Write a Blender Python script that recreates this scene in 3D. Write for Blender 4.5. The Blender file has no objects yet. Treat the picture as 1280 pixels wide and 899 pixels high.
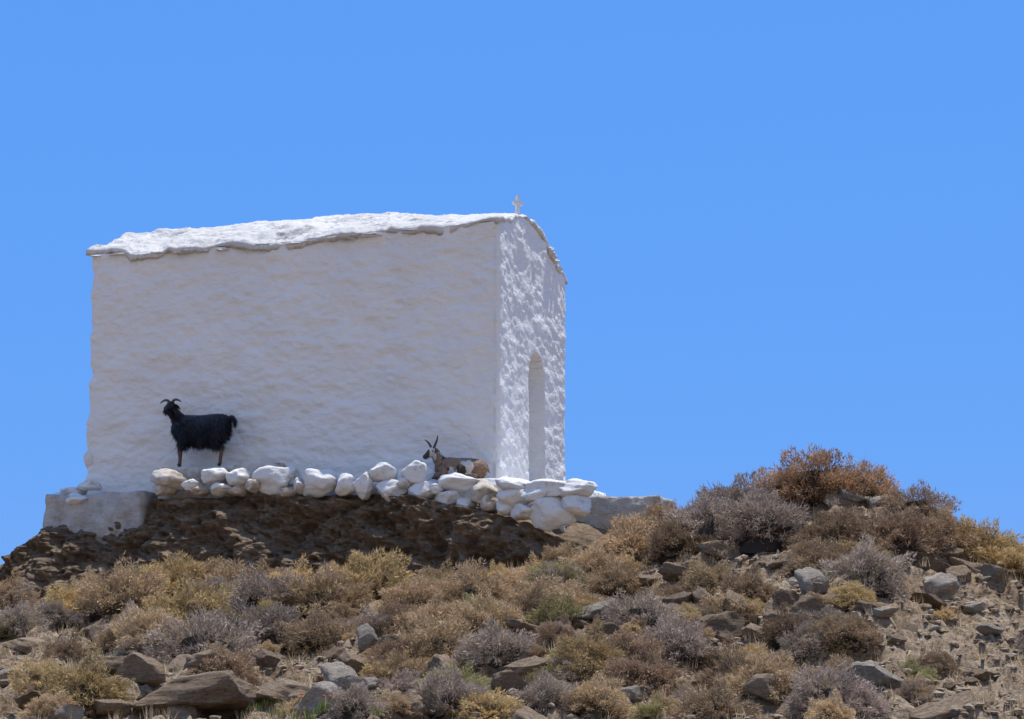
import bpy, bmesh, math, random
import numpy as np
from mathutils import Vector, Matrix
random.seed(7); rng=np.random.default_rng(11)
scene=bpy.context.scene
scene.view_settings.view_transform='Standard'; scene.view_settings.look='None'; scene.view_settings.exposure=0
F=2700.0; PITCH=math.radians(8.0)
# ---------------- survey helpers (metres, camera station = origin) -------------
def zpy(py,y): return y*math.tan(PITCH+math.atan((449.5-py)/F))
def ray(px,py):
    cx,cy=(px-640)/F,(449.5-py)/F
    return np.array([cx, math.cos(PITCH)-cy*math.sin(PITCH), math.sin(PITCH)+cy*math.cos(PITCH)])
A=math.radians(17)
U=np.array([-math.cos(A),math.sin(A)]); V=np.array([math.sin(A),math.cos(A)])
C=np.array([-0.18,30.0]); L=6.40; WD=3.5
def sv(s,v): return C+U*s+V*v
def to_sd(x,y):
    dx=x-C[0]; dy=y-C[1]
    return dx*U[0]+dy*U[1], -(dx*V[0]+dy*V[1])
def on_plane(px,py,d):
    r=ray(px,py); k=(-d+C@V)/(r[0]*V[0]+r[1]*V[1]); return r*k
# ---------------- numpy noise ----------------
def _h(ix,iy,iz,seed):
    n=(ix.astype(np.int64)*374761393+iy.astype(np.int64)*668265263+iz.astype(np.int64)*1274126177+seed*974634777)&0xffffffff
    n=((n^(n>>13))*1103515245)&0xffffffff
    n=((n^(n>>15))*2246822519)&0xffffffff
    n=n^(n>>16)
    return (n&0xffffff)/float(0xffffff)*2-1
def noise(x,y,z=0.0,seed=0):
    x,y,z=np.broadcast_arrays(np.asarray(x,float),np.asarray(y,float),np.asarray(z,float))
    ix,iy,iz=np.floor(x),np.floor(y),np.floor(z)
    fx,fy,fz=x-ix,y-iy,z-iz
    fx=fx*fx*fx*(fx*(fx*6-15)+10);fy=fy*fy*fy*(fy*(fy*6-15)+10);fz=fz*fz*fz*(fz*(fz*6-15)+10)
    r=0
    for a in (0,1):
        for b in (0,1):
            for c in (0,1):
                r=r+_h(ix+a,iy+b,iz+c,seed)*(fx if a else 1-fx)*(fy if b else 1-fy)*(fz if c else 1-fz)
    return r
def fbm(x,y,z=0.0,o=4,seed=0,g=.5):
    r=0;a=1;f=1
    for i in range(o):
        r=r+a*noise(np.asarray(x)*f,np.asarray(y)*f,np.asarray(z)*f,seed+i*17); a*=g; f*=2.03
    return r
# ---------------- mesh / object helpers ----------------
def empty(name,loc=(0,0,0)):
    o=bpy.data.objects.new(name,None); scene.collection.objects.link(o); o.location=loc; o.empty_display_size=.3; return o
def make_mesh(name,verts,faces,mat=None,smooth=True):
    me=bpy.data.meshes.new(name)
    me.from_pydata(np.asarray(verts).tolist(),[],faces if isinstance(faces,list) else faces.tolist())
    me.update()
    if smooth: me.polygons.foreach_set('use_smooth',[True]*len(me.polygons))
    if mat: me.materials.append(mat)
    return me
def add_obj(name,me,parent=None,loc=(0,0,0),rot=(0,0,0),scale=(1,1,1)):
    o=bpy.data.objects.new(name,me); scene.collection.objects.link(o)
    o.location=loc; o.rotation_euler=rot; o.scale=scale
    if parent: o.parent=parent
    return o
def grid_faces(nu,nv,off=0,wrap=False):
    i=np.arange(nu if wrap else nu-1)[:,None]; j=np.arange(nv-1)[None,:]
    i2=(i+1)%nu
    a=i*nv+j; b=i2*nv+j; c=i2*nv+j+1; d=i*nv+j+1
    return (np.stack([a,b,c,d],-1).reshape(-1,4)+off)
# ---------------- materials ----------------
def mat_new(name):
    m=bpy.data.materials.new(name); m.use_nodes=True; nt=m.node_tree
    b=nt.nodes['Principled BSDF']; b.inputs['Roughness'].default_value=.9
    b.inputs['Specular IOR Level'].default_value=.25
    return m,nt,b
def N(nt,t,**k):
    n=nt.nodes.new(t)
    for a,v in k.items(): setattr(n,a,v)
    return n
def mapped(nt,scale=(1,1,1),rot=(0,0,0)):
    tc=N(nt,'ShaderNodeTexCoord'); mp=N(nt,'ShaderNodeMapping')
    mp.inputs['Scale'].default_value=scale; mp.inputs['Rotation'].default_value=rot
    nt.links.new(tc.outputs['Object'],mp.inputs['Vector']); return mp.outputs['Vector']
def tnoise(nt,vec,scale,detail=5,rough=.55,dist=0):
    n=N(nt,'ShaderNodeTexNoise'); n.inputs['Scale'].default_value=scale; n.inputs['Detail'].default_value=detail
    n.inputs['Roughness'].default_value=rough; n.inputs['Distortion'].default_value=dist
    nt.links.new(vec,n.inputs['Vector']); return n.outputs['Fac']
def ramp(nt,fac,stops):
    r=N(nt,'ShaderNodeValToRGB'); e=r.color_ramp.elements
    while len(e)<len(stops): e.new(.5)
    for el,(p,c) in zip(e,stops): el.position=p; el.color=(*c,1)
    nt.links.new(fac,r.inputs['Fac']); return r.outputs['Color']
def mix(nt,a,b,fac,mode='MIX'):
    m=N(nt,'ShaderNodeMix',data_type='RGBA',blend_type=mode)
    for sock,val in ((m.inputs[6],a),(m.inputs[7],b)):
        if isinstance(val,tuple): sock.default_value=(*val,1)
        else: nt.links.new(val,sock)
    if isinstance(fac,(int,float)): m.inputs[0].default_value=fac
    else: nt.links.new(fac,m.inputs[0])
    return m.outputs[2]
def bump(nt,bsdf,hs):
    prev=None
    for h,dist,st in hs:
        b=N(nt,'ShaderNodeBump'); b.inputs['Distance'].default_value=dist; b.inputs['Strength'].default_value=st
        nt.links.new(h,b.inputs['Height'])
        if prev: nt.links.new(prev,b.inputs['Normal'])
        prev=b.outputs['Normal']
    nt.links.new(prev,bsdf.inputs['Normal'])
def plaster(name,base=(.83,.81,.775),dirt=(.52,.44,.34),dirt_lo=.62,dirt_hi=.8,b1=.03,b2=.006,lo=.92):
    m,nt,b=mat_new(name); v=mapped(nt)
    c=ramp(nt,tnoise(nt,v,1.1,6,.6),[(.3,tuple(x*lo for x in base)),(.7,base)])
    d=ramp(nt,tnoise(nt,v,5,8,.7),[(dirt_lo,(0,0,0)),(dirt_hi,(1,1,1))])
    c=mix(nt,c,dirt,d)
    nt.links.new(c,b.inputs['Base Color'])
    vs=mapped(nt,(1,1,1.8))
    bump(nt,b,[(tnoise(nt,vs,6,5,.6,.4),b1,.7),(tnoise(nt,v,45,4,.6),b2,.6)])
    return m
M_WALL=plaster('whitewash_wall',dirt=(.60,.55,.47),dirt_lo=.66,dirt_hi=1.0,b1=.05,b2=.012)
M_ROOF=plaster('whitewash_roof',(.71,.69,.655),(.45,.41,.36),.52,.80,.05,.02,.80)
M_STONE=plaster('whitewash_stone',(.74,.72,.68),(.38,.29,.20),.56,.72)
M_TANSTONE=plaster('half_whitewashed_stone',(.62,.56,.48),(.34,.25,.16),.45,.65)
def rockmat(name,c1,c2,c3,strat=True,rot=(.18,.28,0),sz=5):
    m,nt,b=mat_new(name); v=mapped(nt); vs=mapped(nt,(1,1,sz),rot)
    n1=tnoise(nt,vs if strat else v,2.6,9,.68,.5); n2=tnoise(nt,v,9,8,.7)
    c=ramp(nt,n1,[(.32,c1),(.5,c2),(.68,c3)])
    c=mix(nt,c,tuple(x*.45 for x in c1),ramp(nt,n2,[(.5,(0,0,0)),(.72,(1,1,1))]))
    oi=N(nt,'ShaderNodeObjectInfo'); rr=ramp(nt,oi.outputs['Random'],[(0,(.75,.72,.7)),(1,(1.15,1.12,1.1))])
    c=mix(nt,c,rr,1.0,'MULTIPLY')
    nt.links.new(c,b.inputs['Base Color'])
    bump(nt,b,[(tnoise(nt,vs,7,8,.7,.3),.06,.9),(tnoise(nt,v,40,5,.7),.012,.8)])
    return m
M_ROCK=rockmat('schist_rock',(.25,.165,.10),(.37,.275,.18),(.51,.41,.295))
M_GREYROCK=rockmat('grey_schist',(.34,.28,.215),(.48,.42,.34),(.62,.565,.475))
M_OUT=rockmat('outcrop_rock',(.115,.08,.05),(.20,.145,.095),(.31,.245,.17),True,(.2,.55,0),3)
def groundmat():
    m,nt,b=mat_new('dry_soil'); v=mapped(nt)
    a=ramp(nt,tnoise(nt,v,.9,8,.65),[(.35,(.33,.225,.135)),(.5,(.45,.335,.22)),(.66,(.58,.47,.34))])
    s=ramp(nt,tnoise(nt,v,14,8,.75),[(.38,(.36,.32,.28)),(.5,(.95,.95,.95)),(.68,(1.35,1.32,1.28))])
    c=mix(nt,a,s,1.0,'MULTIPLY')
    vo=N(nt,'ShaderNodeTexVoronoi'); vo.inputs['Scale'].default_value=22; nt.links.new(v,vo.inputs['Vector'])
    vc=ramp(nt,vo.outputs['Color'],[(0,(.7,.68,.66)),(1,(1.25,1.22,1.2))])
    c=mix(nt,c,vc,.7,'MULTIPLY')
    nt.links.new(c,b.inputs['Base Color'])
    bump(nt,b,[(tnoise(nt,v,5,8,.7),.10,.9),(vo.outputs['Distance'],.02,.8),(tnoise(nt,v,40,5,.7),.015,.9)])
    return m
M_GROUND=groundmat()
def simple(name,col,rough=.8,var=.15,scale=20,bd=.004):
    m,nt,b=mat_new(name); v=mapped(nt)
    c=ramp(nt,tnoise(nt,v,scale,5,.6),[(.3,tuple(x*(1-var) for x in col)),(.7,tuple(min(1,x*(1+var)) for x in col))])
    nt.links.new(c,b.inputs['Base Color']); b.inputs['Roughness'].default_value=rough
    bump(nt,b,[(tnoise(nt,v,scale*2.5,4,.6),bd,.6)]); return m
M_CONC=plaster('weathered_render',(.54,.52,.49),(.30,.26,.21),.42,.68,.06,.015,.75)
M_GREYW=plaster('grey_wall_stone',(.56,.53,.48),(.32,.28,.23),.38,.66,.08,.02,.7)
M_DOOR=simple('door_paint',(.10,.20,.38),.6,.25,9)
def bushmat():
    m,nt,b=mat_new('dry_twigs')
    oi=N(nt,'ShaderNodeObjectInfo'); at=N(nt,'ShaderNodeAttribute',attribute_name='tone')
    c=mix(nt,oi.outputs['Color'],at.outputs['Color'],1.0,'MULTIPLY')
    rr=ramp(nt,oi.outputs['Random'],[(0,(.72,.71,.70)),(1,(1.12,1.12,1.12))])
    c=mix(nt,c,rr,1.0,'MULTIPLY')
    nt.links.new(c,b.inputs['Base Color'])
    tr=N(nt,'ShaderNodeBsdfTranslucent'); nt.links.new(c,tr.inputs['Color'])
    ms=N(nt,'ShaderNodeMixShader'); ms.inputs[0].default_value=.25
    nt.links.new(b.outputs[0],ms.inputs[1]); nt.links.new(tr.outputs[0],ms.inputs[2])
    nt.links.new(ms.outputs[0],nt.nodes['Material Output'].inputs['Surface'])
    return m
M_BUSH=bushmat()
# ---------------- terrain ----------------
cols=np.array([-300,0,60,200,420,540,640,730,820,900,1000,1080,1140,1200,1280,1600],float)
rowy=np.array([17,20,23,25.5,27,28.5])
tab=np.array([
[903]*16,
[872,864,862,858,852,848,844,840,838,834,832,832,834,838,845,865],
[842,820,812,804,796,790,782,768,752,742,734,730,736,750,772,815],
[825,795,786,774,760,752,740,712,686,664,640,632,644,676,716,780],
[820,786,774,760,748,744,728,700,672,650,628,620,638,670,710,780],
[825,785,768,750,738,738,722,704,684,668,650,645,662,695,735,810]],float)
ztab=np.array([[zpy(tab[r,c],rowy[r]) for c in range(16)] for r in range(6)])
near=[(-40,-6.5),(-8,-2.1),(0,-1.65),(6,-1.5),(12,-1.05)]
far=[(31,-1.0),(36,-3.2),(50,-9),(90,-22),(400,-34),(3000,-36)]
ys=[a for a,_ in near]+list(rowy)+[a for a,_ in far]
zt=[[b]*16 for _,b in near]+ztab.tolist()+[[(ztab[5,c]*.75 if i==0 else b) for c in range(16)] for i,(a,b) in enumerate(far)]
zt=np.array(zt); ys=np.array(ys,float)
fy=np.concatenate([np.arange(-40,60,.5)]); fx=np.arange(-300,1601,20.)
tmp=np.array([[np.interp(y,ys,zt[:,c]) for c in range(16)] for y in fy])
fine=np.array([np.interp(fx,cols,tmp[i]) for i in range(len(fy))])
k=np.array([1,2,3,2,1])/9.
fine=np.apply_along_axis(lambda a:np.convolve(np.pad(a,2,'edge'),k,'valid'),0,fine)
fine=np.apply_along_axis(lambda a:np.convolve(np.pad(a,2,'edge'),k,'valid'),1,fine)
def base_F(x,y):
    x=np.asarray(x,float);y=np.asarray(y,float)
    px=np.clip(640+F*x/np.maximum(y,4),-300,1600)
    gi=np.clip((y+40)/.5,0,len(fy)-1.001); gj=(px+300)/20; gj=np.clip(gj,0,len(fx)-1.001)
    i=gi.astype(int);j=gj.astype(int);a=gi-i;b=gj-j
    z=fine[i,j]*(1-a)*(1-b)+fine[i+1,j]*a*(1-b)+fine[i,j+1]*(1-a)*b+fine[i+1,j+1]*a*b
    zf=np.interp(y,ys,zt[:,0]); z=np.where(y>59,zf,z)
    z=z-np.minimum(.3*np.maximum(0,np.abs(x)-9.5),14)*np.clip(1-(y-60)/60,0,1)
    return z
def R(s,d):
    s=np.asarray(s,float);d=np.asarray(d,float)
    z=np.interp(d,[-7,-5.2,.2,.95,1.1,1.35,1.75,2.6,4.5],[.2,2.3,2.30,2.22,1.95,1.45,1.0,.6,-1.0])
    z=z-.32*np.clip((s-4.85)/.3,0,1)*np.clip((d+.5)/.6,0,1)
    z=z-.90*np.maximum(0,s-6.45)-.35*np.maximum(0,-.3-s)
    z=z-.25*np.clip(-s+1.2,0,1.5)*np.clip(d,0,1)
    return z
def H(x,y,detail=True):
    x=np.asarray(x,float);y=np.asarray(y,float)
    z=base_F(x,y)
    if detail:
        n=fbm(x*.9,y*.9,0,4,3); rg=1-np.abs(fbm(x*2.2,y*2.2,0,4,9))
        amp=np.clip((y-6)/8,.3,1)
        z=z+amp*(.14*n+.20*(rg-.6)+.05*fbm(x*9,y*9,0,3,21))
    s,d=to_sd(x,y)
    r=R(s,np.where(d>0,d+.5,d))-.2
    return np.maximum(z,r)
def axis(lo,hi,st,ext):
    c=np.arange(lo,hi+1e-6,st); o=[];v=hi;q=st
    while v<ext: q*=1.22; v+=q; o.append(v)
    o2=[];v=lo;q=st
    while v>-ext: q*=1.22; v-=q; o2.append(v)
    return np.concatenate([o2[::-1],c,o])
X=axis(-9,9,.05,2500);Y=axis(14,31,.05,2500)
GX,GY=np.meshgrid(X,Y,indexing='ij')
GZ=H(GX,GY)
me=make_mesh('ground',np.stack([GX,GY,GZ],-1).reshape(-1,3),grid_faces(len(X),len(Y)),M_GROUND)
add_obj('ground',me)
def hit(px,py):
    r=ray(px,py); yy=np.arange(14,29.6,.04); P=r[None,:]*(yy/r[1])[:,None]
    g=P[:,2]-H(P[:,0],P[:,1])
    w=np.where(g<0)[0]
    i=w[0] if len(w) else int(np.argmin(g))
    p=P[i]; return float(p[0]),float(p[1]),float(H(p[0],p[1]))
# ---------------- rock outcrop under the chapel ----------------
prof_t=np.array([0,.06,.12,.20,.40,.62,.80,1.0]); pd=np.array([-.2,.5,.95,1.10,1.22,1.45,1.80,2.8]); pz=np.array([2.32,2.32,2.30,2.10,1.70,1.28,.92,.25])
ns,nd=620,210
S=np.linspace(-2.6,9.4,ns)[:,None]*np.ones((1,nd)); T=np.linspace(0,1,nd)[None,:]*np.ones((ns,1))
D=np.interp(T,prof_t,pd); Z=np.interp(T,prof_t,pz)
Z=Z-.36*np.clip((S-4.85)/.3,0,1)*np.clip(1-T*1.1,0,1)*np.clip((D+.5)/.6,0,1)-.90*np.maximum(0,S-6.45)-.35*np.maximum(0,-.3-S)-.25*np.clip(-S+1.2,0,1.5)*np.clip(D,0,1)
wgt=np.clip((D-.6)/.4,0,1)
low=fbm(S*.55,Z*.9,0,3,18)
q=(Z-.42*S+.30*fbm(S*.9,Z*1.6,D,4,31))   # dipping schist beds
st=q/.21; fr=st-np.floor(st); lay=_h(np.floor(st),np.floor(S*.9+.8*noise(S,Z*2,0,8)),np.zeros_like(st),4)
big=np.abs(fbm(S*1.3+Z*.6,Z*1.9-S*.5,0,4,15,.6))
rg2=1-np.abs(fbm(S*3.1+Z,Z*4.5-S*1.2,D,4,66,.6))
disp=(.05*lay*np.minimum(1,6*fr*(1-fr))+.20*low+.22*(big-.25)+.10*(rg2-.6)+.06*fbm(S*5,D*4,Z*7,5,8,.65)+.03*fbm(S*16,D*8,Z*18,3,78))*wgt
Dd=D+disp; Zd=Z+disp*.1*wgt+.03*fbm(S*6,D*6,0,3,77)*(1-wgt)
P=C[None,None,:]+U*S[...,None]-V*Dd[...,None]
me=make_mesh('rock_outcrop',np.concatenate([P,Zd[...,None]],-1).reshape(-1,3),grid_faces(ns,nd)[:,::-1],M_OUT)
add_obj('rock_outcrop',me)
# ---------------- chapel ----------------
chapel=empty('chapel')
se=np.array([0,1.6,3.2,4.8,6.38])
eave=np.array([zpy(p,30+.292*s) for s,p in zip(se,[274,286,299,310,315])])
ridge=np.array([zpy(p,31.58+.292*s) for s,p in zip(se,[275,272,277,286,296])])
VR=1.65
def roofz(s,v):
    e=np.interp(s,se,eave); r=np.interp(s,se,ridge)
    a=e+(r-e)*(1-(1-np.clip(v/VR,-.2,1))**1.7)
    fe=zpy(350,33.3)+0*s
    b=r-(r-fe)*np.clip((v-VR)/(WD-VR),0,1.1)**1.35
    return np.where(v<=VR,a,b)
def ring():
    pts=[];nor=[];rad=.07;st=.024
    def line(a,b,n):
        a=np.array(a);b=np.array(b);l=np.linalg.norm(b-a);k=int(l/st)
        for i in range(k): pts.append(a+(b-a)*i/k); nor.append(n)
    def arc(c,a0):
        for i in range(6):
            t=math.radians(a0+90*i/6); pts.append(np.array(c)+rad*np.array([math.cos(t),math.sin(t)])); nor.append((math.cos(t),math.sin(t)))
    line((rad,0),(L-rad,0),(0,-1)); arc((L-rad,rad),-90)
    line((L,rad),(L,WD-rad),(1,0)); arc((L-rad,WD-rad),0)
    line((L-rad,WD),(rad,WD),(0,1)); arc((rad,WD-rad),90)
    line((0,WD-rad),(0,rad),(-1,0)); arc((rad,rad),180)
    return np.array(pts),np.array(nor)
pp,nn=ring(); nh=170; zb=1.9
hh=np.linspace(0,1,nh)[None,:]
s0=pp[:,0][:,None]*np.ones((1,nh)); v0=pp[:,1][:,None]*np.ones((1,nh))
top=roofz(s0,v0)-.03; z0=zb+(top-zb)*hh
per=np.cumsum(np.r_[0,np.linalg.norm(np.diff(pp,axis=0),axis=1)])[:,None]*np.ones((1,nh))
gab=(nn[:,0]<-.5)[:,None]
dis=.012*fbm(per*.7,z0*.9,0,2,41)+np.where(gab,.010,.020)*fbm(per*2.2,z0*4.2,0,4,42,.65)+np.where(gab,.006,.010)*fbm(per*7,z0*13,0,3,43)+.01*(1-hh)**1.5
isg=(nn[:,0]<-.99)[:,None]&(np.ones((1,nh))>0)
dv0,dv1=1.46,2.30; dc=(dv0+dv1)/2; dr=(dv1-dv0)/2; dtop=zpy(443,31.8); sill=2.62
arch=isg&(np.abs(v0-dc)<dr)&(z0>sill)&((z0<dtop-dr)|((v0-dc)**2+(z0-(dtop-dr))**2<dr**2))
nc,nz=1.72,zpy(352,31.7)
nich=isg&(((v0-nc)/.10)**2+((z0-nz)/.12)**2<1)
inset=np.where(arch,.42,0)+np.where(nich,.04,0)
dsp=np.where(arch,-inset,dis-inset)
dxx=s0+nn[:,0][:,None]*dsp; dvv=v0+nn[:,1][:,None]*dsp
P=C+U*dxx[...,None]+V*dvv[...,None]
W=np.concatenate([P,z0[...,None]],-1).reshape(-1,3)
wf=grid_faces(len(pp),nh,0,True)
me=make_mesh('walls',W,wf,M_WALL); walls=add_obj('walls',me,chapel)
def box_verts(c,ax,ay,hx,hy,z0_,z1_):
    vs=[]
    for z in (z0_,z1_):
        for a,b in ((-1,-1),(1,-1),(1,1),(-1,1)):
            p=c+ax*hx*a+ay*hy*b; vs.append((p[0],p[1],z))
    return vs,[(0,3,2,1),(4,5,6,7),(0,1,5,4),(1,2,6,5),(2,3,7,6),(3,0,4,7)]
vs=[];fs=[]
for i in range(6):
    c=sv(.40,dv0+.05+(i+.5)*(dv1-dv0-.1)/6); a,f=box_verts(c,U,V,.015,.058,sill,dtop-.03-(.10 if i in(0,5) else 0))
    fs+= [tuple(x+len(vs) for x in q) for q in f]; vs+=a
for z in (sill+.3,sill+1.3):
    a,f=box_verts(sv(.375,dc),U,V,.012,.35,z,z+.1); fs+=[tuple(x+len(vs) for x in q) for q in f]; vs+=a
add_obj('door',make_mesh('door',vs,fs,M_DOOR,False),chapel)
sa=np.arange(-.03,L+.07,.022); va=np.arange(-.045,WD+.06,.022)
SA,VA=np.meshgrid(sa,va,indexing='ij')
slabn=fbm(SA*1.6+.4*noise(SA*3,VA*3,0,5),VA*3.2,0,2,57); slabs=np.floor(slabn*5)/5
lump=.020*fbm(SA*1.0,VA*2.4,0,3,51,.55)+.020*fbm(SA*2.6,VA*7,0,4,55,.6)+.05*slabs*np.clip(SA/3,.25,1)+.006*fbm(SA*14,VA*20,0,2,58)
TZ=roofz(np.clip(SA,0,L),VA)+lump+.02
edge=np.minimum.reduce([SA-sa[0],sa[-1]-SA,VA-va[0],va[-1]-VA])
TZ-= .03*np.clip(1-edge/.08,0,1)**2
jx=.05*fbm(SA*2.2,VA*3.2,0,3,61); jy=.045*fbm(SA*3.2,VA*2,5,5,63,.65)*np.clip(SA/1.5,.3,1)
SJ=SA+jx*np.clip(SA/2,.3,1);VJ=VA+jy
thick=.06+.035*fbm(SA*4,VA*3,0,4,66)
def pack(s,v,z): return np.concatenate([C+U*s[...,None]+V*v[...,None],z[...,None]],-1).reshape(-1,3)
n1,n2=SA.shape
Vt=pack(SJ,VJ,TZ); Vb=pack(SJ+(.02),VJ+.03*(VA<1),TZ-thick)
ft=grid_faces(n1,n2)[:,::-1]; fb=grid_faces(n1,n2,n1*n2)
idx=np.arange(n1*n2).reshape(n1,n2)
loop=np.concatenate([idx[:,0],idx[-1,1:],idx[-2::-1,-1],idx[0,-2:0:-1]])
nx=np.roll(loop,-1); side=np.stack([loop,nx,nx+n1*n2,loop+n1*n2],-1)
me=make_mesh('roof',np.concatenate([Vt,Vb]),np.concatenate([ft,fb,side]),M_ROOF); add_obj('roof',me,chapel)
# ---------- chiselled stones ----------
def ico(sub):
    bm=bmesh.new(); bmesh.ops.create_icosphere(bm,subdivisions=sub,radius=1)
    v=np.array([x.co[:] for x in bm.verts]); f=[[x.index for x in p.verts] for p in bm.faces]; bm.free(); return v,np.array(f)
I3=ico(4);I2=ico(2);I1=ico(1)
def chisel(I,seed,cuts=13,lo=.55,hi=.9,nz=.05,flat=1.0,soft=False):
    r=np.random.default_rng(seed); v=I[0].copy()
    for i in range(cuts):
        n=r.normal(size=3); n[2]*=1.0 if i%3 else 3; n/=np.linalg.norm(n); h=r.uniform(lo,hi)
        t=v@n-h; t=np.maximum(t,0); v-=n[None,:]*(t*(.85 if soft else 1.0))[:,None]
    if nz>0:
        o=seed*7.3
        k=fbm(v[:,0]*1.7+o,v[:,1]*1.7,v[:,2]*2.6,5,seed,.58)
        v*=1+(nz*k)[:,None]
    v[:,2]*=flat
    v/=np.abs(v).max(0)
    return v
vs=[];fs=[];n=0
for i in range(30):
    s=rng.uniform(1.2,L+.02); v=chisel(I2,300+i,7,.5,.8,.03)*np.array([rng.uniform(.07,.2),rng.uniform(.05,.08),rng.uniform(.010,.02)])
    z=float(np.interp(s,se,eave))-.055+rng.uniform(-.03,.015)
    p=C+U*(s+v[:,0:1])+V*(-.02+v[:,1:2]); vs.append(np.c_[p,v[:,2]+z]); fs.append(I2[1]+n); n+=len(v)
for i in range(6):
    v=chisel(I2,380+i,7,.5,.8,.03)*np.array([.06,rng.uniform(.08,.16),rng.uniform(.03,.05)])
    vv=rng.uniform(2.4,WD-.15); z=float(roofz(np.array(0.),np.array(vv)))-.06-rng.uniform(0,.05)
    p=C+U*(-.03+v[:,0:1])+V*(vv+v[:,1:2]); vs.append(np.c_[p,v[:,2]+z]); fs.append(I2[1]+n); n+=len(v)
add_obj('eave_slates',make_mesh('eave_slates',np.concatenate(vs),np.concatenate(fs),M_ROOF,False),chapel)
def cross():
    bm=bmesh.new()
    pts=[(-.03,0),(.03,0),(.024,.19),(.085,.19),(.085,.235),(.024,.24),(.022,.33),(-.022,.33),(-.024,.24),(-.085,.235),(-.085,.19),(-.024,.19)]
    f=[bm.verts.new((x,-.025,z)) for x,z in pts]; b=[bm.verts.new((x,.025,z)) for x,z in pts]
    bm.faces.new(f); bm.faces.new(b[::-1])
    for i in range(12): bm.faces.new((f[i],b[i],b[(i+1)%12],f[(i+1)%12]))
    bmesh.ops.recalc_face_normals(bm,faces=bm.faces)
    me=bpy.data.meshes.new('roof_cross'); bm.to_mesh(me); bm.free(); me.materials.append(M_WALL); return me
cp=sv(.10,1.2); co=add_obj('roof_cross',cross(),chapel,(cp[0],cp[1],float(roofz(np.array(.10),np.array(1.2)))-.02),(0,.04,.6))
v=chisel(I3,71,9,.7,.95,.06,1,True)*np.array([.15,.2,.2]); p=sv(L-.03,.15)
add_obj('corner_stone',make_mesh('corner_stone',v,I3[1],M_STONE),chapel,(p[0],p[1],zpy(572,31.9)))
# ---------------- plinth / platform ----------------
def slab(name,s0_,s1_,d0,d1,zlo,zhi,mat,seed,parent=None,nzamp=.03):
    st=.035
    pts=[];nor=[]
    def ln(p,q,n_):
        p=np.array(p);q=np.array(q);k=max(2,int(np.linalg.norm(q-p)/st))
        for i in range(k): pts.append(p+(q-p)*i/k);nor.append(n_)
    ln((s0_,d1),(s1_,d1),(0,1));ln((s1_,d1),(s1_,d0),(1,0));ln((s1_,d0),(s0_,d0),(0,-1));ln((s0_,d0),(s0_,d1),(-1,0))
    pts=np.array(pts);nor=np.array(nor,float); k=24
    h=np.linspace(0,1,k)[None,:]; ss=pts[:,0][:,None]*np.ones((1,k)); dd=pts[:,1][:,None]*np.ones((1,k))
    zz=zlo+(zhi-zlo)*h
    n_=nzamp*fbm(ss*1.6+dd,zz*2.5,0,4,seed,.6)-.03*(h**8)
    ss=ss+nor[:,0][:,None]*n_; dd=dd+nor[:,1][:,None]*n_
    zz=zz+.025*fbm(ss*1.5,dd*1.5,0,3,seed+3)*h
    P=C+U*ss[...,None]-V*dd[...,None]; Vv=np.concatenate([P,zz[...,None]],-1).reshape(-1,3)
    f=grid_faces(len(pts),k,0,True).tolist()
    cx=len(Vv); c=C+U*((s0_+s1_)/2)-V*((d0+d1)/2); Vv=np.vstack([Vv,[c[0],c[1],zhi]])
    m=len(pts); f+=[[i*k+k-1,((i+1)%m)*k+k-1,cx] for i in range(m)]
    me=make_mesh(name,Vv,f,mat); bm=bmesh.new(); bm.from_mesh(me); bmesh.ops.recalc_face_normals(bm,faces=bm.faces); bm.to_mesh(me); bm.free()
    return add_obj(name,me,parent)
GZ0=zpy(584,30.85)
slab('concrete_plinth',5.02,6.56,-1.5,.90,1.5,zpy(616,30.8),M_CONC,91,None,.05)
ter=empty('terrace_ledge')
slab('upper_step',2.95,4.88,-.2,.72,2.0,GZ0,M_TANSTONE,95,ter,.06)
slab('lower_step',-.35,2.94,-.2,.70,1.9,2.48,M_STONE,96,ter)
slab('terrace_corner',-1.15,.1,-1.6,.75,1.7,zpy(607,29.6),M_STONE,97,None,.05)
slab('low_stone_wall',-2.35,-1.0,-.6,.25,1.5,zpy(622,29.6),M_GREYW,99,None,.05)
# ---------------- whitewashed stone wall ----------------
wallp=empty('whitewashed_stone_wall')
stones=[(215,587,612,52,1),(206,600,622,34,1),(240,598,616,26,0),(268,584,606,36,0),(277,604,620,36,0),(298,585,608,30,0),(344,580,617,62,0),(318,596,616,24,1),(399,585,621,52,0),(374,598,618,16,0),
(434,591,624,32,0),(455,591,627,28,0),(479,579,605,36,0),(490,600,627,42,0),(519,577,606,42,0),(530,602,630,38,0),(572,592,616,58,0),
(560,613,634,36,0),(583,621,643,24,0),(604,600,632,38,1),(563,630,640,30,0),(507,596,612,18,0),(546,606,620,18,0),
(640,597,614,44,0),(684,596,622,66,0),(722,599,622,50,0),(645,610,634,48,0),(634,624,644,26,0),(655,630,652,34,0),(690,616,662,62,0),(718,618,645,40,0),(672,606,628,40,0),(612,618,640,22,1),(250,606,620,22,1),(300,604,620,26,1),(360,608,622,30,1)]
stones_left=[(92,608,624,34,0),(78,616,630,26,0),(112,600,614,30,0),(98,616,634,40,0)]
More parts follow.
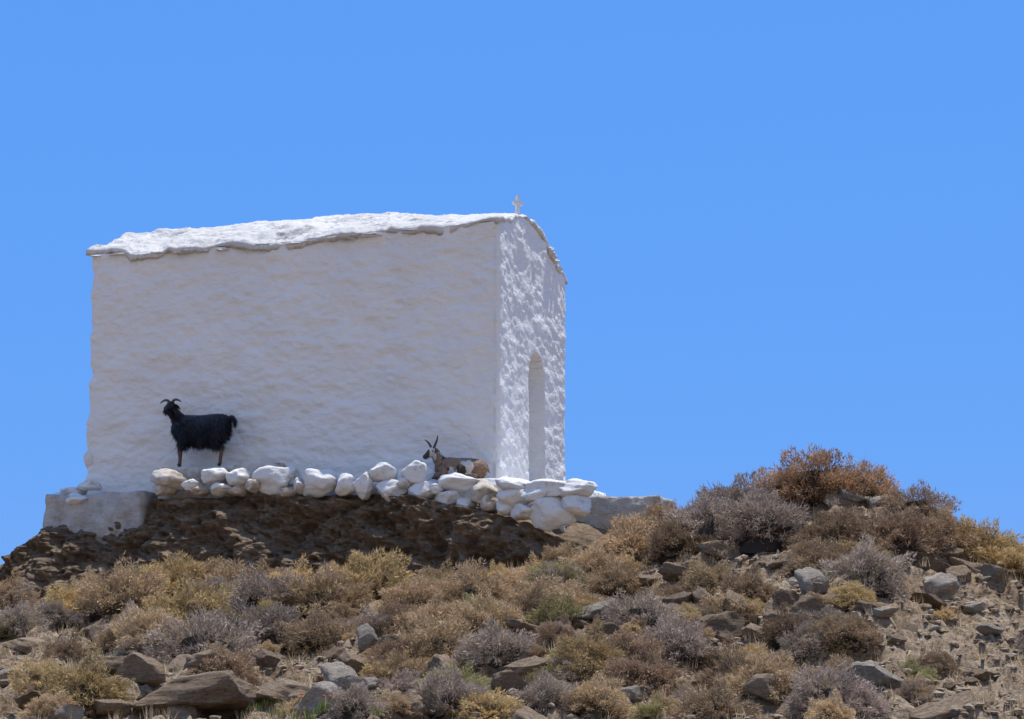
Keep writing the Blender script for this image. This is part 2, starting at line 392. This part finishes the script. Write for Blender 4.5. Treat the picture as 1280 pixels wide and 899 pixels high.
for i,(px,t,b,w,k) in enumerate(stones+stones_left):
    dep=.95 if px<600 else .95+.25*min(1,(px-600)/60)
    if px<150: dep=.45 if i<len(stones)+3 else .8
    p=on_plane(px,(t+b)/2,dep); sc=p[1]/F
    v=chisel(I3,500+i,14,.60,.92,.10,1,True)
    v=v*np.array([w*.54*sc,.18+.05*rng.random(),(b-t)*.55*sc])
    add_obj('stone',make_mesh('stone',v,I3[1],M_TANSTONE if k else M_STONE),wallp,tuple(p),(rng.uniform(-.1,.1),rng.uniform(-.15,.15),-A+rng.uniform(-.25,.25)))
# ---------------- scattered rocks ----------------
RV=[make_mesh('rock_mesh',chisel(I3,700+i,15,.42,.85,.11),I3[1],M_ROCK if i%2 else M_GREYROCK) for i in range(12)]
keyr=[(1098,868,72,36,0),(750,776,64,26,0),(1168,752,60,44,0),(430,868,62,36,0),(455,880,40,22,0),(40,893,100,24,1),(1003,712,74,30,1),(1066,634,48,22,0),(1022,745,50,34,0),
(1018,785,56,40,1),(916,775,40,42,1),(885,790,36,24,1),(380,890,40,24,1),(230,885,140,50,1),(180,872,70,40,1),(300,866,60,30,1),(965,885,66,38,1),(1230,858,50,22,1),(715,850,46,30,1),(780,845,40,18,0),
(460,812,30,30,0),(640,870,50,26,1),(600,815,50,20,1),(905,700,50,22,1),(860,735,60,22,1),(825,705,40,18,1),(1060,800,30,18,1),(1120,805,26,14,1),(530,868,40,20,1),(330,835,40,24,1),(30,820,60,22,1),
(1240,800,34,16,0),(1180,700,50,24,1),(700,790,36,18,1),(940,800,44,22,1),(985,760,34,22,1),(1090,770,34,18,1),(20,850,60,20,1),
(270,850,80,34,1),(480,850,60,40,1),(500,830,50,30,1),(435,840,40,26,1),(350,880,60,34,1),(560,850,46,26,1),(660,845,60,30,1),(770,810,50,26,1),(880,770,46,34,1),(905,800,60,30,1),(980,800,46,36,1),(1010,820,50,30,1),(960,830,40,24,1),(850,760,40,26,1),(1050,770,44,26,1),(720,770,40,24,1),(130,850,70,26,1),(90,862,50,20,0),(800,740,46,20,1),(870,720,40,20,1)]
for i,(px,b,w,h,k) in enumerate(keyr):
    x,y,z=hit(px,b-2); sc=y/F
    vi=(i*5+3)%12; vi=vi-vi%2+(1 if k else 0)
    o=add_obj('boulder',RV[vi],None,(x,y+w*sc*.3,z+h*sc*.32),(rng.uniform(-.25,.1),rng.uniform(-.25,.25),rng.uniform(-.6,.6)),(w*sc*.56,w*sc*.45,h*sc*.62))
loose=empty('loose_rocks')
for i in range(560):
    y=rng.uniform(16.2,28); x=rng.uniform(-.26,.26)*y; s,d=to_sd(x,y)
    if d<2.0 and s>-1.5: continue
    z=float(H(x,y)); a=.045+.20*rng.random()**2.5
    add_obj('loose_rock',RV[1+2*rng.integers(6)] if rng.random()<.75 else RV[2*rng.integers(6)],loose,(x,y,z+a*.10),(rng.uniform(-.4,.4),rng.uniform(-.4,.4),rng.uniform(0,6.3)),(a*rng.uniform(.9,1.6),a,a*rng.uniform(.35,.8)))
gv=[chisel(I1,900+i,6,.5,.85,0) for i in range(10)]
ng=18000; gy=rng.uniform(16,28.2,ng); gx=rng.uniform(-.26,.26,ng)*gy
dens=fbm(gx*.7,gy*.7,0,3,88)+.5*np.clip((gx/gy*F+640-1050)/150,-.2,1)
s_,d_=to_sd(gx,gy); ok=(dens>-.2)&~((d_<2)&(s_>-1.5)); gx=gx[ok];gy=gy[ok]; gz=H(gx,gy)
vs=[];fs=[];n=0
for x,y,z in zip(gx,gy,gz):
    a=.010+.045*rng.random()**3; t=rng.uniform(0,6.3); c,s=math.cos(t),math.sin(t)
    v=gv[rng.integers(10)]*np.array([a*rng.uniform(.9,1.7),a,a*rng.uniform(.4,.8)])
    v=np.stack([v[:,0]*c-v[:,1]*s+x,v[:,0]*s+v[:,1]*c+y,v[:,2]+z+a*.15],-1); vs.append(v); fs.append(I1[1]+n); n+=len(v)
M_GRAV=rockmat('gravel_stone',(.34,.25,.165),(.47,.37,.26),(.62,.52,.40),False)
add_obj('gravel',make_mesh('gravel',np.concatenate(vs),np.concatenate(fs),M_GRAV,False))
# ---------------- shrubs ----------------
def bush_mesh(seed,nt_=9500):
    r=np.random.default_rng(seed)
    def rdir(n):
        v=r.normal(size=(n,3)); v[:,2]=np.abs(v[:,2])-.12*r.random(n); return v/np.linalg.norm(v,axis=1)[:,None]
    def rad(dv): 
        return .42*(1+.42*fbm(dv[:,0]*1.9+seed,dv[:,1]*1.9,dv[:,2]*1.9,3,seed)+.12*noise(dv[:,0]*7,dv[:,1]*7,dv[:,2]*7+seed,seed))
    V_=[];T=[]
    def blades(p,dr,ln,wd,tone):
        n=len(p); w=np.cross(dr,r.normal(size=(n,3))); w/=np.linalg.norm(w,axis=1)[:,None]+1e-9
        a=p-w*wd[:,None]; b=p+w*wd[:,None]; c=p+dr*ln[:,None]
        V_.append(np.stack([a,b,c],1).reshape(-1,3)); T.append(np.repeat(tone,3))
    d=rdir(nt_); cl=noise(d[:,0]*5,d[:,1]*5,d[:,2]*5,seed+5); keep=cl>-.38+.25*r.random(nt_); cl=cl[keep]; d=d[keep]; n=len(d)
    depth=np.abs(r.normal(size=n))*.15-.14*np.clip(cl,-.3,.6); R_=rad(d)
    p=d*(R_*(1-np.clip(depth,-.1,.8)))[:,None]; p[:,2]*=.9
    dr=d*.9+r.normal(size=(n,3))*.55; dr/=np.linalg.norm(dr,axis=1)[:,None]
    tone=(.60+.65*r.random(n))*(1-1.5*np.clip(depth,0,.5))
    blades(p,dr,.025+.040*r.random(n),.004+.0045*r.random(n),tone)
    m=260; d=rdir(m); R_=rad(d); p=d*(R_*.75)[:,None]; p[:,2]*=.9; dr=d+r.normal(size=(m,3))*.35; dr/=np.linalg.norm(dr,axis=1)[:,None]
    blades(p,dr,.12+.10*r.random(m),.004+.002*r.random(m),.5+.4*r.random(m))
    m=160; d=rdir(m); R_=rad(d); st=np.c_[r.normal(size=(m,2))*.06,np.full(m,-.05)]; e=d*(R_*.95)[:,None]; e[:,2]*=.85; dr=e-st; ln=np.linalg.norm(dr,axis=1); blades(st,dr/ln[:,None],ln,.007+.006*r.random(m),.35+.3*r.random(m))
    Vv=np.concatenate(V_); tone=np.concatenate(T); nf=len(Vv)//3
    fcs=np.arange(nf*3).reshape(-1,3)
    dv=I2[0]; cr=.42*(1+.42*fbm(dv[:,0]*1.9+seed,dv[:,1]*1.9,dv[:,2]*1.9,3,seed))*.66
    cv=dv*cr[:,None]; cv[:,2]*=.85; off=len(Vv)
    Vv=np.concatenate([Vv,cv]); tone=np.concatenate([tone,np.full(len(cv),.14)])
    fcs=np.concatenate([fcs,I2[1]+off])
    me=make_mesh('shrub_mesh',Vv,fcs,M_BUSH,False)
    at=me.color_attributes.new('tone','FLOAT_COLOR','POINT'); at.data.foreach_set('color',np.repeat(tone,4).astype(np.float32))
    return me
BM=[bush_mesh(s) for s in (3,14,25,36,47,58,69,80,91,102)]
CL={'T':(.68,.495,.29),'O':(.73,.535,.26),'P':(.52,.415,.325),'B':(.45,.315,.195),'G':(.50,.44,.20),'R':(.62,.395,.22)}
shr=empty('thorny_shrubs')
def bush(px,py,w,c,hs=1.0,jit=0):
    x,y,z=hit(px,py); sc=y/F*w/.84
    col=CL[c]; j=1+rng.uniform(-.15,.12); g=rng.uniform(-.012,.008)
    y2=y+w*y/F*.3
    o=add_obj('shrub',BM[rng.integers(10)],shr,(x,y2,max(z,float(H(x,y2))-.08)-.02),(rng.uniform(-.12,.12),rng.uniform(-.12,.12),rng.uniform(0,6.3)),(sc,sc,sc*hs))
    o.color=(col[0]*j,(col[1]+g)*j,col[2]*j,1)
keyb=[(90,775,90,'O'),(150,768,115,'T'),(215,748,95,'O'),(235,788,110,'O'),(290,752,90,'T'),(340,770,115,'P'),(400,775,115,'T'),(450,750,110,'O'),(480,748,55,'G'),(515,770,85,'T'),
(590,755,90,'T'),(605,793,95,'T'),(660,776,85,'T'),(700,750,85,'P'),(740,728,85,'T'),(795,705,110,'T'),(250,832,120,'P'),(325,815,125,'P'),(400,815,95,'B'),(105,885,115,'O'),(50,872,75,'O'),
(85,828,65,'B'),(190,803,85,'T'),(548,835,115,'T'),(620,835,95,'P'),(560,896,95,'P'),(680,894,85,'P'),(745,895,75,'T'),(740,835,95,'O'),(812,868,115,'B'),(845,825,95,'P'),(800,788,85,'P'),
(885,672,105,'P'),(850,692,75,'B'),(962,692,115,'P'),(930,655,115,'P'),(1030,622,110,'R'),(1078,616,90,'R'),(985,630,80,'R'),(1040,682,85,'B'),(1085,742,110,'P'),(1125,702,110,'B'),(1150,655,85,'B'),
(1228,705,90,'O'),(1268,722,65,'O'),(925,872,115,'B'),(965,864,100,'T'),(900,897,85,'B'),(1035,899,115,'P'),(1175,838,52,'B'),(1145,872,44,'T'),(640,750,75,'T'),(545,790,85,'T'),(462,805,75,'P'),
(110,752,70,'T'),(500,794,70,'B'),(670,728,60,'T'),(440,897,70,'P'),(830,668,70,'T'),(20,797,60,'P'),(145,807,50,'B'),(700,812,60,'B'),(890,742,80,'T'),(940,747,70,'B'),(1180,682,60,'B'),(1060,714,60,'B'),(770,748,70,'T'),(1250,690,40,'O'),
(250,745,70,'T'),(370,745,80,'O'),(420,735,60,'T'),(550,742,70,'T'),(330,735,60,'T'),(180,742,60,'O'),(700,712,60,'T'),(620,735,50,'O')]
for k in keyb: bush(*k)
cnt=0
while cnt<190:
    px=rng.uniform(-60,1340); py=rng.uniform(690,905)
    if px>1080 and py>735 and rng.random()<.88: continue
    if px<400 and py>820 and rng.random()<.5: continue
    if px<740 and py<745: continue
    if noise(px/70.,py/45.,0,5)<-.15: continue
    w=rng.uniform(18,60) if rng.random()<.8 else rng.uniform(60,90)
    c=rng.choice(list('TTTOOGPPBBB')); bush(px,py,w,c,rng.uniform(.75,1.05)); cnt+=1
def tufts(name,n,pts,color_mat,hlo,hhi):
    vs=[];fs=[];k=0
    for x,y,z in pts:
        for b in range(n):
            a=rng.uniform(0,6.3);l=rng.uniform(hlo,hhi);t=rng.uniform(.1,.7);bx=x+rng.normal()*.03;by=y+rng.normal()*.03
            dx,dy=math.cos(a),math.sin(a);w=.004
            vs+=[(bx-dy*w,by+dx*w,z-.01),(bx+dy*w,by-dx*w,z-.01),(bx+dx*l*t,by+dy*l*t,z+l)]; fs.append((k,k+1,k+2));k+=3
    add_obj(name,make_mesh(name,vs,fs,color_mat,False))
ty=rng.uniform(16.3,28,1700); tx=rng.uniform(-.25,.25,1700)*ty; s_,d_=to_sd(tx,ty); ok=~((d_<2)&(s_>-1.5)); tx=tx[ok];ty=ty[ok]
tufts('dry_grass',12,list(zip(tx,ty,H(tx,ty))),simple('straw',(.62,.47,.28),.9,.3,6),.05,.14)
gp=[]
for i in range(90):
    x,y,z=hit(rng.normal(400,40),rng.uniform(868,899)); gp.append((x,y,z))
tufts('green_weeds',14,gp,simple('green_leaf',(.16,.22,.05),.8,.3,6),.04,.09)
vs=[];fs=[];n=0
for i in range(16):
    x,y,z=hit(rng.normal(415,18),rng.uniform(872,892)); v=I1[0]*np.array([.014,.014,.010])*rng.uniform(.8,1.3)+np.array([x,y-.02,z+.08]); vs.append(v); fs.append(I1[1]+n); n+=len(v)
add_obj('red_flowers',make_mesh('red_flowers',np.concatenate(vs),np.concatenate(fs),simple('petals',(.55,.08,.03),.7,.2,20),False))
# ---------------- goats ----------------
def catmull(P,k=4):
    P=np.array(P,float); Q=np.vstack([2*P[0]-P[1],P,2*P[-1]-P[-2]]); out=[]
    for i in range(1,len(Q)-2):
        for j in range(k):
            t=j/k; a,b,c,d=Q[i-1],Q[i],Q[i+1],Q[i+2]
            out.append(.5*((2*b)+(-a+c)*t+(2*a-5*b+4*c-d)*t*t+(-a+3*b-3*c+d)*t**3))
    out.append(P[-1]); return np.array(out)
def tube(P,seg=14,lat=None):
    Q=catmull(P); n=len(Q); vs=[]
    for i in range(n):
        t=Q[min(i+1,n-1),:3]-Q[max(i-1,0),:3]; t/=np.linalg.norm(t)+1e-9
        l=np.array(lat if lat is not None else (0,1,0),float); l-=t*(l@t)
        if np.linalg.norm(l)<.2: l=np.array((1.,0,0)); l-=t*(l@t)
        l/=np.linalg.norm(l); u=np.cross(t,l)
        for k in range(seg):
            a=2*math.pi*k/seg; vs.append(Q[i,:3]+l*math.cos(a)*max(Q[i,3],.003)+u*math.sin(a)*max(Q[i,4],.003))
    f=[]
    for i in range(n-1):
        for k in range(seg):
            f.append([i*seg+k,i*seg+(k+1)%seg,(i+1)*seg+(k+1)%seg,(i+1)*seg+k])
    vs.append(Q[0,:3]);vs.append(Q[-1,:3]); a=n*seg
    for k in range(seg):
        f.append([a,(k+1)%seg,k]); f.append([a+1,(n-1)*seg+k,(n-1)*seg+(k+1)%seg])
    return np.array(vs),f
def fuse(parts,name,vox=.011,sm=4):
    vs=[];fs=[];n=0
    for v,f in parts:
        vs.append(v); fs+=[[x+n for x in q] for q in f]; n+=len(v)
    me=make_mesh(name+'_src',np.concatenate(vs),fs)
    bm=bmesh.new(); bm.from_mesh(me); bmesh.ops.recalc_face_normals(bm,faces=bm.faces); bm.to_mesh(me); bm.free()
    o=add_obj(name+'_src',me); r=o.modifiers.new('r','REMESH'); r.mode='VOXEL'; r.voxel_size=vox
    s=o.modifiers.new('s','SMOOTH'); s.factor=.5; s.iterations=sm
    dg=bpy.context.evaluated_depsgraph_get(); out=bpy.data.meshes.new_from_object(o.evaluated_get(dg))
    bpy.data.objects.remove(o); out.name=name
    out.polygons.foreach_set('use_smooth',[True]*len(out.polygons)); return out
def fur(me,n,lfun,comb,colfun,mats,name,width=.006):
    m=len(me.polygons); c=np.empty(m*3);no=np.empty(m*3);ar=np.empty(m)
    me.polygons.foreach_get('center',c);me.polygons.foreach_get('normal',no);me.polygons.foreach_get('area',ar)
    c=c.reshape(-1,3);no=no.reshape(-1,3); i=rng.choice(m,n,p=ar/ar.sum())
    p=c[i]+rng.normal(size=(n,3))*.004; nr=no[i]; dr=nr*.45+np.array(comb)+rng.normal(size=(n,3))*.22
    dr/=np.linalg.norm(dr,axis=1)[:,None]; ln=np.array([lfun(q) for q in p])*(.6+.8*rng.random(n))
    w=np.cross(dr,nr)+1e-6; w/=np.linalg.norm(w,axis=1)[:,None]
    vs=np.stack([p-nr*.004-w*width,p-nr*.004+w*width,p+dr*ln[:,None]],1).reshape(-1,3)
    f=np.arange(len(vs)).reshape(-1,3); me2=make_mesh(name,vs,f,None,False)
    for mt in mats: me2.materials.append(mt)
    me2.polygons.foreach_set('material_index',[colfun(q) for q in p]); return me2
G_BLACK=simple('black_coat',(.015,.013,.013),.45,.4,12); G_BROWN=simple('brown_leg',(.17,.10,.075),.8,.2,12)
G_BLACK.node_tree.nodes['Principled BSDF'].inputs['Specular IOR Level'].default_value=.5
G_TAN=simple('tan_coat',(.29,.185,.115),.8,.25,14); G_WHITE=simple('white_coat',(.66,.60,.52),.85,.1,14); G_DARK=simple('dark_coat',(.09,.055,.04),.8,.2,14)
G_HORN=simple('horn',(.10,.08,.06),.5,.3,30); G_EYE=simple('eye',(.25,.15,.03),.2,.1,10); G_HOOF=simple('hoof',(.05,.04,.035),.5,.2,20)
def place(o,org,fwd,flip=1):
    f=Vector((fwd[0],fwd[1],0)).normalized(); l=Vector((0,0,1)).cross(f)
    M=Matrix((f,l,(0,0,1))).transposed().to_4x4(); M.translation=org; o.matrix_world=M
def sphere(c,r):
    v=I2[0]*np.array(r)+np.array(c); return v,I2[1].tolist()
def head_parts(base,mdir,size=1.0,roll=None):
    m=np.array(mdir,float);m/=np.linalg.norm(m); side=np.cross(m,(0,0,1));side/=np.linalg.norm(side);up=np.cross(side,m)
    b=np.array(base,float); g=lambda a,s_,u_:(b+m*a*size+side*s_*size+up*u_*size)
    sk=[(*g(-.05,0,.0),.045*size,.05*size),(*g(.0,0,.01),.062*size,.070*size),(*g(.07,0,.0),.056*size,.064*size),(*g(.14,0,-.015),.038*size,.046*size),(*g(.20,0,-.025),.032*size,.036*size),(*g(.225,0,-.03),.02*size,.024*size)]
    return tube(sk,14,side),g,side,up,m
black=empty('black_goat')
parts=[tube([(-.46,0,.60,.05,.07),(-.41,0,.60,.11,.15),(-.27,0,.575,.145,.19),(-.05,0,.545,.165,.205),(.13,0,.55,.155,.205),(.27,0,.575,.13,.19),(.37,0,.61,.085,.13),(.42,0,.64,.04,.06)],18),
 tube([(.26,0,.62,.09,.14),(.34,.0,.70,.075,.11),(.40,.01,.79,.06,.08),(.43,.03,.87,.052,.06)],14)]
hd,g,side,up,m=head_parts((.435,.05,.895),(.15,.85,-.42),.92); parts.append(hd)
for sy in (1,-1):
    fx_=0 if sy>0 else .07
    parts.append(tube([(.27+fx_*.4,sy*.075,.56,.06,.09),(.25+fx_*.6,sy*.09,.44,.045,.06),(.27+fx_,sy*.085,.33,.034,.038),(.275+fx_,sy*.08,.235,.030,.033),(.27+fx_,sy*.08,.12,.021,.022),(.272+fx_,sy*.08,.06,.023,.024),(.29+fx_,sy*.08,.02,.028,.028)],10))
    hx=0 if sy>0 else .09
    parts.append(tube([(-.30,sy*.07,.60,.07,.12),(-.27+hx*.5,sy*.10,.46,.06,.09),(-.24+hx,sy*.10,.385,.047,.058),(-.33+hx,sy*.095,.30,.033,.040),(-.385+hx,sy*.09,.245,.026,.031),(-.375+hx,sy*.09,.13,.021,.022),(-.37+hx,sy*.09,.06,.023,.024),(-.35+hx,sy*.09,.02,.028,.028)],10))
parts.append(tube([(-.43,0,.68,.03,.03),(-.49,0,.71,.028,.028),(-.535,0,.66,.028,.03),(-.54,0,.57,.012,.015)],8))
body=fuse(parts,'goat_body')
for mt in (G_BLACK,G_BROWN,G_HOOF): body.materials.append(mt)
def bidx(p):
    if p[2]<.035: return 2
    if p[2]<.23: return 1
    return 0
body.polygons.foreach_set('material_index',[bidx(p.center) for p in body.polygons])
def len_black(q):
    if q[2]<.30: return .012
    if q[2]>.80: return .03
    return .055+.045*max(0,(.62-q[2])/.25)
items=[('body',body),('coat_fur',fur(body,12000,len_black,(-.4,0,-.85),bidx,[G_BLACK,G_BROWN,G_HOOF],'coat_fur'))]
for k,sgn in enumerate((1,-1)):
    hn=tube([(*g(-.01,sgn*.028,.05),.021,.021),(*g(-.02,sgn*.06,.082),.020,.020),(*g(-.02,sgn*.11,.09),.017,.017),(*g(-.015,sgn*.165,.072),.012,.012),(*g(.0,sgn*.205,.05),.004,.004)],8)
    items.append(('horn',make_mesh('horn',hn[0],hn[1],G_HORN)))
    er=tube([(*g(-.01,sgn*.05,.01),.012,.008),(*g(-.01,sgn*.09,-.01),.026,.008),(*g(.0,sgn*.13,-.04),.024,.008),(*g(.01,sgn*.155,-.07),.006,.004)],8,tuple(up))
    items.append(('ear',make_mesh('ear',er[0],er[1],G_BLACK)))
    ev=sphere(g(.055,sgn*.05,.022),(.012,.012,.012)); items.append(('eye',make_mesh('eye',ev[0],ev[1],G_EYE)))
bd=tube([(*g(.13,0,-.045),.022,.018),(*g(.12,0,-.11),.018,.014),(*g(.11,0,-.18),.004,.004)],8); items.append(('beard',make_mesh('beard',bd[0],bd[1],G_BLACK)))
nzv=sphere(g(.222,0,-.018),(.018,.012,.012)); items.append(('nose',make_mesh('nose',nzv[0],nzv[1],G_HOOF)))
for n_,me in items: add_obj(n_,me,black)
p=on_plane(249,584,.40); place(black,Vector((p[0],p[1],GZ0+.005)),U)
tan=empty('resting_goat')
parts=[tube([(-.40,.0,.11,.05,.06),(-.34,0,.13,.12,.12),(-.2,0,.145,.16,.15),(0,0,.15,.165,.155),(.17,0,.165,.14,.155),(.28,0,.19,.09,.11),(.33,0,.21,.04,.05)],18),
 tube([(.20,0,.20,.08,.11),(.28,.01,.28,.062,.085),(.33,.02,.345,.05,.06),(.35,.03,.385,.045,.05)],12)]
hd,g,side,up,m=head_parts((.355,.03,.40),(.50,.80,-.36),.88); parts.append(hd)
for sy in (1,-1):
    parts.append(tube([(.20,sy*.10,.16,.05,.07),(.16,sy*.14,.08,.04,.05),(.26,sy*.15,.06,.035,.04),(.36,sy*.13,.045,.026,.028),(.30,sy*.11,.025,.02,.02),(.24,sy*.10,.02,.018,.018)],10))
    parts.append(tube([(-.24,sy*.10,.17,.08,.11),(-.14,sy*.15,.14,.07,.09),(-.06,sy*.17,.08,.05,.06),(-.18,sy*.17,.05,.035,.04),(-.32,sy*.16,.035,.024,.028),(-.24,sy*.18,.022,.02,.02),(-.12,sy*.18,.02,.018,.018)],10))
parts.append(tube([(-.38,0,.17,.02,.02),(-.43,.02,.14,.02,.02),(-.46,.03,.08,.008,.01)],8))
body=fuse(parts,'resting_body')
mats=[G_TAN,G_WHITE,G_DARK]
for mt in mats: body.materials.append(mt)
def tidx(p):
    x,y,z=p[0],p[1],p[2]
    n=float(noise(x*8+3,y*8,z*8,12))+.5*float(noise(x*20,y*20,z*20,13))
    if x>.30 and z>.28: return 2 if n>-.25 else 1
    if x>.22 and z>.2: return 2 if n>.0 else 0
    if z<.06: return 0
    if -.30+.10*n<x<-.10+.12*n and z<.23+.04*n: return 1
    if .02+.06*n<x<.12+.10*n and z<.17: return 1
    return 0 if n>-.35 else 2
body.polygons.foreach_set('material_index',[tidx(p.center) for p in body.polygons])
items=[('body',body),('coat_fur',fur(body,6000,lambda q:.02,(-.6,0,-.6),tidx,mats,'coat_fur',.005))]
for sgn,pts in ((1,[(-.0,.026,.05,.020),(-.02,.06,.10,.018),(-.04,.11,.14,.015),(-.05,.16,.175,.010),(-.05,.20,.20,.003)]),(-1,[(-.0,-.026,.05,.020),(-.02,-.06,.10,.018),(-.04,-.10,.155,.015),(-.05,-.13,.205,.010),(-.05,-.145,.245,.003)])):
    hn=tube([(*g(a,b,c),r,r) for a,b,c,r in pts],8); items.append(('horn',make_mesh('horn',hn[0],hn[1],G_HORN)))
    er=tube([(*g(-.01,sgn*.05,.02),.012,.008),(*g(-.01,sgn*.09,.015),.026,.008),(*g(.0,sgn*.13,.0),.022,.008),(*g(.01,sgn*.165,-.02),.006,.004)],8,tuple(up))
    items.append(('ear',make_mesh('ear',er[0],er[1],G_TAN)))
    ev=sphere(g(.055,sgn*.05,.022),(.012,.012,.012)); items.append(('eye',make_mesh('eye',ev[0],ev[1],G_HOOF)))
nzv=sphere(g(.215,0,-.018),(.018,.014,.012)); items.append(('nose',make_mesh('nose',nzv[0],nzv[1],G_HOOF)))
for n_,me in items: add_obj(n_,me,tan)
p=on_plane(573,600,.42); place(tan,Vector((p[0],p[1],2.50)),U)
# ---------------- camera, light, sky ----------------
cam=bpy.data.cameras.new('camera'); cam.sensor_width=36; cam.lens=36*F/1280; cam.clip_end=6000; cam.clip_start=.1
co=bpy.data.objects.new('camera',cam); scene.collection.objects.link(co); co.rotation_euler=(math.pi/2+PITCH,0,0); scene.camera=co
AZ=math.radians(36); EL=math.radians(74)
Sd=Vector((math.sin(AZ)*math.cos(EL),math.cos(AZ)*math.cos(EL),math.sin(EL)))
sl=bpy.data.lights.new('sun','SUN'); sl.energy=4.8; sl.angle=math.radians(.53); sl.color=(1,.955,.875)
so=bpy.data.objects.new('sun',sl); scene.collection.objects.link(so); so.rotation_euler=Sd.to_track_quat('Z','Y').to_euler(); so.location=(5,40,30)
w=bpy.data.worlds.new('World'); scene.world=w; w.use_nodes=True; nt=w.node_tree
bg=nt.nodes['Background']; bg.inputs['Strength'].default_value=.1
sk=N(nt,'ShaderNodeTexSky',sky_type='NISHITA',sun_disc=False,sun_elevation=EL,sun_rotation=AZ,altitude=200,air_density=1.0,dust_density=.3,ozone_density=2.0)
c=mix(nt,sk.outputs[0],(.95,3.5,9.9),.84)
# pale fill added to the unseen sky behind the camera, lifts the shaded wall
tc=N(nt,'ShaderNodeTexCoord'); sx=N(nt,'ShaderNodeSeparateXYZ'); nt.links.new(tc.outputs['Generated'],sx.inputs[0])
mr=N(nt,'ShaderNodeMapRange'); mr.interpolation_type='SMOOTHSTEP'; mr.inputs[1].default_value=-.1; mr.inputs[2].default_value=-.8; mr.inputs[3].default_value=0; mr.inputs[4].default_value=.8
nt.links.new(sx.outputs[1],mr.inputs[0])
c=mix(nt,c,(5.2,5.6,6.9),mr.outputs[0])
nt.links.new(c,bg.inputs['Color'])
print('OBJ',len(bpy.data.objects))
